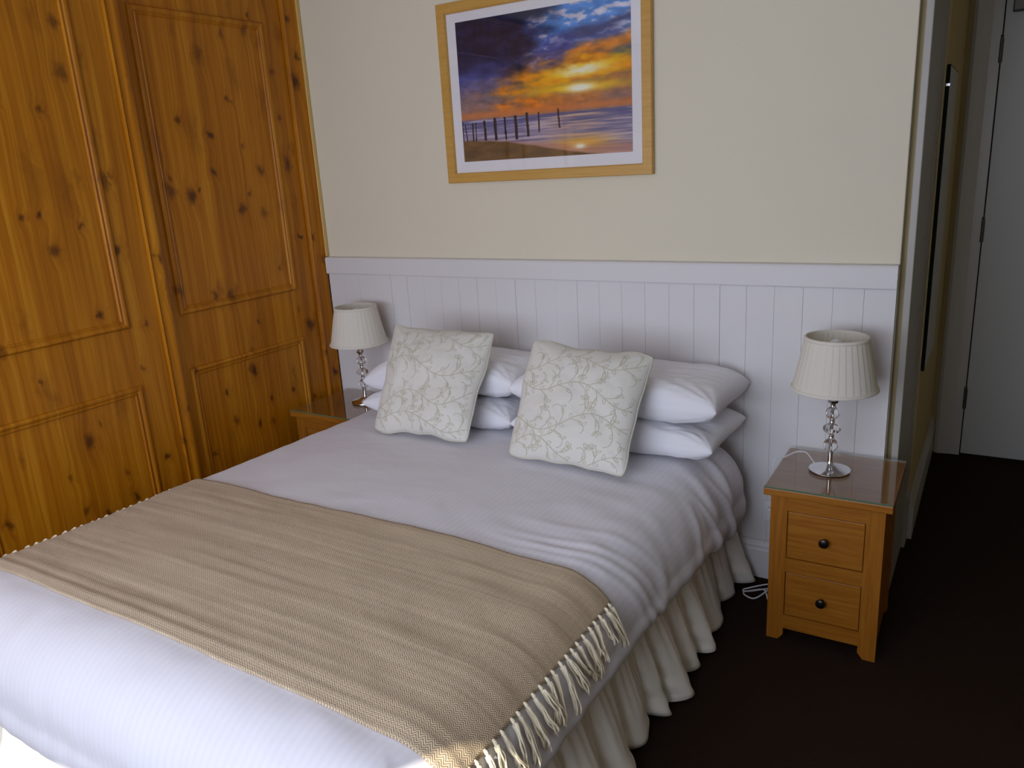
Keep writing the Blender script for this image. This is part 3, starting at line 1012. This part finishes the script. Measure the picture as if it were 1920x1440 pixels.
# ------------------------------------------------------------------ lamps
def table_lamp(label):
    t = thing('table_lamp', label, 'lamp', (0, 0, 0), 0, 'table lamps on the nightstands')
    B = dict(parent=t, world=False)
    bm = bmesh.new()
    lathe(bm, [(.0001, 0), (.069, 0), (.0705, .002), (.070, .0045), (.060, .0085), (.044, .014), (.030, .019), (.018, .024), (.0115, .028), (.0095, .034), (.0001, .036)], n=64)
    obj('base', bm, M['chrome'], smooth=True, **B)
    bm = bmesh.new()
    lathe(bm, [(.0001, .034), (.009, .034), (.0085, .066), (.011, .067), (.011, .072), (.0001, .073)], n=32)
    lathe(bm, [(.0001, .072), (.004, .072), (.004, .30), (.0001, .30)], n=20)
    for zc in (.127, .185, .243):
        lathe(bm, [(.0001, zc - .011), (.007, zc - .010), (.0105, zc - .005), (.0085, zc - .001), (.0085, zc + .001), (.0105, zc + .005), (.007, zc + .010), (.0001, zc + .011)], n=28)
    lathe(bm, [(.0001, .253), (.017, .254), (.019, .262), (.010, .27), (.010, .31), (.0001, .31)], n=28)
    obj('stem', bm, M['chrome'], smooth=True, **B)
    for (zc, rx, rz) in ((.0955, .0245, .0245), (.156, .029, .0185), (.214, .0235, .0225)):
        bm = bmesh.new()
        pr = [(.0045, -rz * .985)] + [(rx * cos(a), rz * sin(a)) for a in [(-75 + 150 * i / 18) * pi / 180 for i in range(19)]] + [(.0045, rz * .985)]
        # hollow along the stem, fluted outside
        lathe(bm, pr, (0, 0, zc), 48, close=True, ripple=lambda i: .035 * cos(i / 48 * 2 * pi * 12) * 1.0)
        obj('crystal_bead', bm, M['crystal'], smooth='all', **B)
    # pleated shade, open above and below
    z0, z1, r0, r1 = .303, .485, .1395, .1015
    bm = bmesh.new()
    NP = 34
    n = NP * 8
    def rr(i, f):
        ph = (i % 8) / 8
        pl = .0030 * (1 if ph < .5 else -.2) * (smoothstep(0, .12, ph) if ph < .5 else 1)
        pl = .0016 * (ph if ph < .82 else (1 - ph) / .18 * .82)
        return r0 + (r1 - r0) * f + pl
    rings = []
    for j in range(9):
        f = j / 8
        rings.append([bm.verts.new((rr(i, f) * cos(2 * pi * i / n), rr(i, f) * sin(2 * pi * i / n), z0 + (z1 - z0) * f)) for i in range(n)])
    for A, Bq in zip(rings[:-1], rings[1:]):
        for i in range(n):
            k = (i + 1) % n
            bm.faces.new((A[i], A[k], Bq[k], Bq[i]))
    sh = obj('lamp_shade', bm, M['shade'], **B)
    so = sh.modifiers.new('thick', 'SOLIDIFY'); so.thickness = .0012; so.offset = -1
    for (rc, zc) in ((r0 + .0015, z0), (r1 + .0015, z1 - .006)):
        bm = bmesh.new()
        dr = (r1 - r0) / (z1 - z0)
        lathe(bm, [(rc + .002, zc), (rc + .0035, zc + .002), (rc + .0035 + dr * .008, zc + .009), (rc + .002 + dr * .01, zc + .011), (rc - .003 + dr * .01, zc + .011), (rc - .003, zc)], n=96, close=True)
        o = obj('shade_trim', bm, M['shade'], smooth=True, **B)
        o.parent = sh
    # spider: ring and three spokes holding the shade
    bm = bmesh.new()
    lathe(bm, [(.016, .3985), (.020, .3985), (.020, .4015), (.016, .4015)], n=32, close=True)
    for k in range(3):
        a = k * 2 * pi / 3 + .4
        tube(bm, [(.018 * cos(a), .018 * sin(a), .40), (.112 * cos(a), .112 * sin(a), .425)], .0016, 8)
    tube(bm, [(0, 0, .30), (0, 0, .40)], .012, 16)
    o = obj('lamp_holder', bm, M['plastic'], smooth=True, **B)
    bm = bmesh.new()
    lathe(bm, [(.0001, .398), (.012, .40), (.013, .41), (.024, .435), (.028, .452), (.022, .470), (.010, .478), (.0001, .48)], n=32)
    obj('bulb', bm, M['plastic'], smooth=True, **B)
    return t
lamp = table_lamp('crystal-stemmed lamp with a pleated cream shade on the right-hand nightstand')
lamp.location = (2.570, -.235, .6003)
bm = bmesh.new()
pts = spline([(-.058, .03, .006), (-.072, .055, .010), (-.10, .085, .022), (-.135, .085, .018), (-.165, .055, .006), (-.187, .035, .004), (-.200, .025, -.012), (-.200, .03, -.10), (-.198, .05, -.30), (-.196, .06, -.575)], 8)
tube(bm, pts, .0024, 8)
obj('power_cord', bm, M['plastic'], lamp, 'all', world=False)['label'] = 'thin white cord'
lamp2 = dup(lamp, (.343, -.195, .6003), .9, 'crystal-stemmed lamp with a pleated cream shade beside the pine wardrobe')
for ch in list(lamp2.children):
    if ch.name.startswith('power_cord'):
        bpy.data.objects.remove(ch)

# spare flex coiled on the carpet and the socket it goes to
bm = bmesh.new()
keys = [(2.425, -.075, .030), (2.37, -.11, .012), (2.30, -.165, .006), (2.268, -.192, .008), (2.276, -.212, .006), (2.315, -.222, .006), (2.345, -.17, .014), (2.36, -.11, .02), (2.33, -.13, .022),
        (2.285, -.168, .018), (2.262, -.183, .012), (2.275, -.20, .016), (2.33, -.15, .012), (2.352, -.175, .006), (2.365, -.205, .006), (2.385, -.20, .006), (2.42, -.15, .006)]
tube(bm, spline(keys, 8), .0030, 8)
fx = obj('coiled_flex', bm, M['plastic'], None, 'all')
tag(fx, 'white flex lying in loops on the carpet between bed and nightstand', 'cable')
sk = thing('wall_socket', 'white wall socket low on the panelling behind the right nightstand', 'socket', (2.335, -.028, .30))
obj('face_plate', nbox(2.292, 2.378, -.030, -.0225, .255, .345, bev=.003), M['plastic'], sk)
obj('plug', nbox(2.312, 2.358, -.062, -.030, .275, .325, bev=.006), M['plastic'], sk)

# ------------------------------------------------------------------ framed picture
pic = thing('framed_picture', 'framed photograph of a sunset beach with posts hung on the wall above the bed', 'picture', (1.335, -.004, 1.647))
pic.rotation_euler = (0, 0, 0)
X0, X1, Z0, Z1 = .843, 1.828, 1.647, 2.392
FWD = .043
def frame_bars(parent):
    prof = [(0, 0), (0, -.022), (.003, -.025), (.038, -.025), (.042, -.021), (FWD, -.012), (FWD, 0)]
    bm = bmesh.new()
    loops = [[bm.verts.new((x, -.004 + yy, z)) for (x, z) in ((X0 + w_, Z0 + w_), (X1 - w_, Z0 + w_), (X1 - w_, Z1 - w_), (X0 + w_, Z1 - w_))] for (w_, yy) in prof]
    for A, B in zip(loops, loops[1:] + loops[:1]):
        for i in range(4):
            j = (i + 1) % 4
            bm.faces.new((A[i], A[j], B[j], B[i]))
    return obj('frame', bm, M['frame'], parent, True)
frame_bars(pic)
PX0, PX1, PZ0, PZ1 = .932, 1.741, 1.737, 2.312
mat_o = obj('mat_board', nbox(X0 + FWD - .004, X1 - FWD + .004, -.012, -.009, Z0 + FWD - .004, Z1 - FWD + .004), M['mat'], pic)
mat_o['label'] = 'white mount'

def paint(u, v):
    """the printed photograph: sunset clouds over a sea with posts (sRGB 0..1); u right, v up"""
    def mixc(a, b, f):
        f = min(1, max(0, f)); return tuple(a[i] + (b[i] - a[i]) * f for i in range(3))
    c = lambda r, g, b: (r / 255, g / 255, b / 255)
    n1 = fbm(u * 4, v * 7, 1, 5); n2 = fbm(u * 9 + 3, v * 22, 2, 5); n3 = fbm(u * 16, v * 26, 8, 4)
    tilt = v - .15 * (u - .5)                      # cloud bands rise to the right
    hor = .300
    if v > hor:
        f = (v - hor) / (1 - hor)
        col = mixc(c(150, 118, 116), c(72, 84, 156), smoothstep(.10, .45, f + .12 * n1))
        col = mixc(col, c(92, 150, 222), smoothstep(.50, .85, f + .2 * n1) * smoothstep(.25, .65, u))
        # orange glow band
        gl = exp(-((tilt - .50 - .10 * n1) / .13) ** 2) * smoothstep(.05, .55, u + .2 * n2)
        col = mixc(col, c(232, 128, 24), gl * 1.1)
        # second higher band on the right
        gl2 = exp(-((tilt - .66 - .06 * n1) / .055) ** 2) * smoothstep(.5, .85, u + .25 * n2)
        col = mixc(col, c(238, 140, 40), gl2 * .9)
        # pale lit cloud edges
        e = smoothstep(.0, .40, n2 + .4 * n3) * smoothstep(.58, .8, f) * smoothstep(.22, .4, u)
        col = mixc(col, c(226, 206, 206), e * .8)
        e2 = smoothstep(.2, .5, n3) * exp(-((u - .42) / .13) ** 2) * exp(-((v - .74) / .10) ** 2)
        col = mixc(col, c(214, 190, 188), e2)
        # streaks through everything
        col = tuple(q * (1 + .16 * n3 + .10 * n2) for q in col)
        # dark cloud masses
        dk = smoothstep(.18, .62, (.52 - u) * 1.5 + (v - .66) * 1.1 + .30 * n1 + .15) * smoothstep(.50, .78, v + .10 * n1)
        col = mixc(col, c(26 + 14 * n2, 26 + 12 * n2, 56 + 22 * n2), dk * .95)
        dk2 = exp(-((tilt - .79 - .05 * n1) / .022) ** 2) * smoothstep(.52, .75, u)
        col = mixc(col, c(58, 60, 110), dk2 * .9)
        dk3 = exp(-((v - .655 - .03 * n1) / .035) ** 2) * smoothstep(.84, .95, u + .05 * n2)
        col = mixc(col, c(60, 74, 130), dk3)
        dk4 = exp(-((tilt - .455 - .02 * n2) / .014) ** 2) * smoothstep(.05, .3, u)
        col = mixc(col, c(120, 92, 110), dk4 * .6)
        # yellow core and the sun
        y_ = exp(-((u - .74) / .28) ** 2) * exp(-((tilt - .53 - .05 * n2) / .060) ** 2)
        col = mixc(col, c(255, 206, 24), y_ * 1.15)
        y3 = exp(-((u - .70) / .30) ** 2) * exp(-((v - .455 - .015 * n2) / .030) ** 2)
        col = mixc(col, c(255, 204, 30), y3 * 1.05)
        s2 = exp(-((u - .74) / .12) ** 2) * exp(-((v - .565 - .05 * (u - .74) - .02 * n3) / .030) ** 2)
        col = mixc(col, c(255, 248, 214), s2 * 1.1)
        s1 = exp(-((u - .725) / .075) ** 2) * exp(-((v - .452) / .026) ** 2)
        col = mixc(col, c(255, 252, 226), s1 * 1.3)
        # orange line over the horizon
        h_ = exp(-((v - hor - .030) / .028) ** 2)
        col = mixc(col, c(226, 130, 60), h_ * .75)
    else:
        f = v / hor
        col = mixc(c(150, 138, 166), c(96, 96, 142), smoothstep(.55, 1, f))
        wv = fbm(u * 3, v * 60, 4, 4)
        col = mixc(col, c(206, 192, 204), smoothstep(.0, .55, wv) * .8)
        col = mixc(col, c(90, 88, 124), smoothstep(.1, .6, -wv) * .7)
        gl = exp(-((u - .72) / .20) ** 2)
        col = mixc(col, c(234, 178, 120), gl * .55 * smoothstep(-.4, .4, wv))
        r_ = exp(-((u - .72) / .16) ** 2) * exp(-((v - .075) / .05) ** 2)
        col = mixc(col, c(240, 176, 60), r_)
        s1 = exp(-((u - .715) / .035) ** 2) * exp(-((v - .060) / .020) ** 2)
        col = mixc(col, c(255, 250, 220), s1 * 1.2)
        wet = .155 - .085 * smoothstep(.1, .85, u)
        col = mixc(col, c(196, 130, 104), smoothstep(wet + .02, wet - .03, v) * .6 * (1 - s1))
        sand = .150 - .16 * smoothstep(.02, .95, u) ** 1.1 + .006 * noise.noise(Vector((u * 12, 0, 0)))
        sn = c(112 + 20 * n2, 82 + 14 * n2, 44 + 8 * n2)
        col = mixc(col, sn, smoothstep(sand + .008, sand - .008, v))
    for (pu, vb, vt, pw, le) in POSTS:
        if vb < v < vt and abs(u - (pu + le * (v - vb))) < pw * (.85 + .3 * abs(noise.noise(Vector((v * 90, pu * 40, 0))))):
            col = c(38, 28, 30)
    return col
POSTS = [(.004, .145, .30, .004, 0), (.030, .145, .275, .0035, -.08), (.070, .148, .285, .0045, 0), (.088, .148, .285, .004, .02), (.150, .145, .290, .0085, -.03), (.216, .143, .305, .0095, -.02),
         (.279, .142, .305, .0055, -.03), (.345, .140, .308, .0095, -.02), (.416, .152, .320, .008, -.03), (.481, .178, .318, .005, 0), (.602, .195, .330, .005, -.05)]
def print_mesh():
    nx, nz = 330, 235
    bm = bmesh.new()
    lay = bm.verts.layers.float_color.new('print')
    lin = lambda q: q / 12.92 if q <= .04045 else ((q + .055) / 1.055) ** 2.4
    g = []
    for i in range(nx + 1):
        row = []
        for j in range(nz + 1):
            u, v = i / nx, j / nz
            vt = bm.verts.new((PX0 + (PX1 - PX0) * u, -.0135, PZ0 + (PZ1 - PZ0) * v))
            r, g_, b = (min(1, max(0, q)) for q in paint(u, v))
            vt[lay] = (lin(r), lin(g_), lin(b), 1)
            row.append(vt)
        g.append(row)
    for i in range(nx):
        for j in range(nz):
            bm.faces.new((g[i][j], g[i + 1][j], g[i + 1][j + 1], g[i][j + 1]))
    # thin paper edge
    gm = G('sunset_print')
    at = gm.n('ShaderNodeVertexColor', layer_name='print')
    gm.set(base=at.outputs[0], rough=.5, spec=.2)
    o = obj('print', bm, gm.m, pic)
    so = o.modifiers.new('thick', 'SOLIDIFY'); so.thickness = .001
    o['label'] = 'sunset beach photograph with wooden posts'
print_mesh()
obj('glass', nbox(X0 + FWD - .003, X1 - FWD + .003, -.0185, -.0165, Z0 + FWD - .003, Z1 - FWD + .003), M['pglass'], pic)
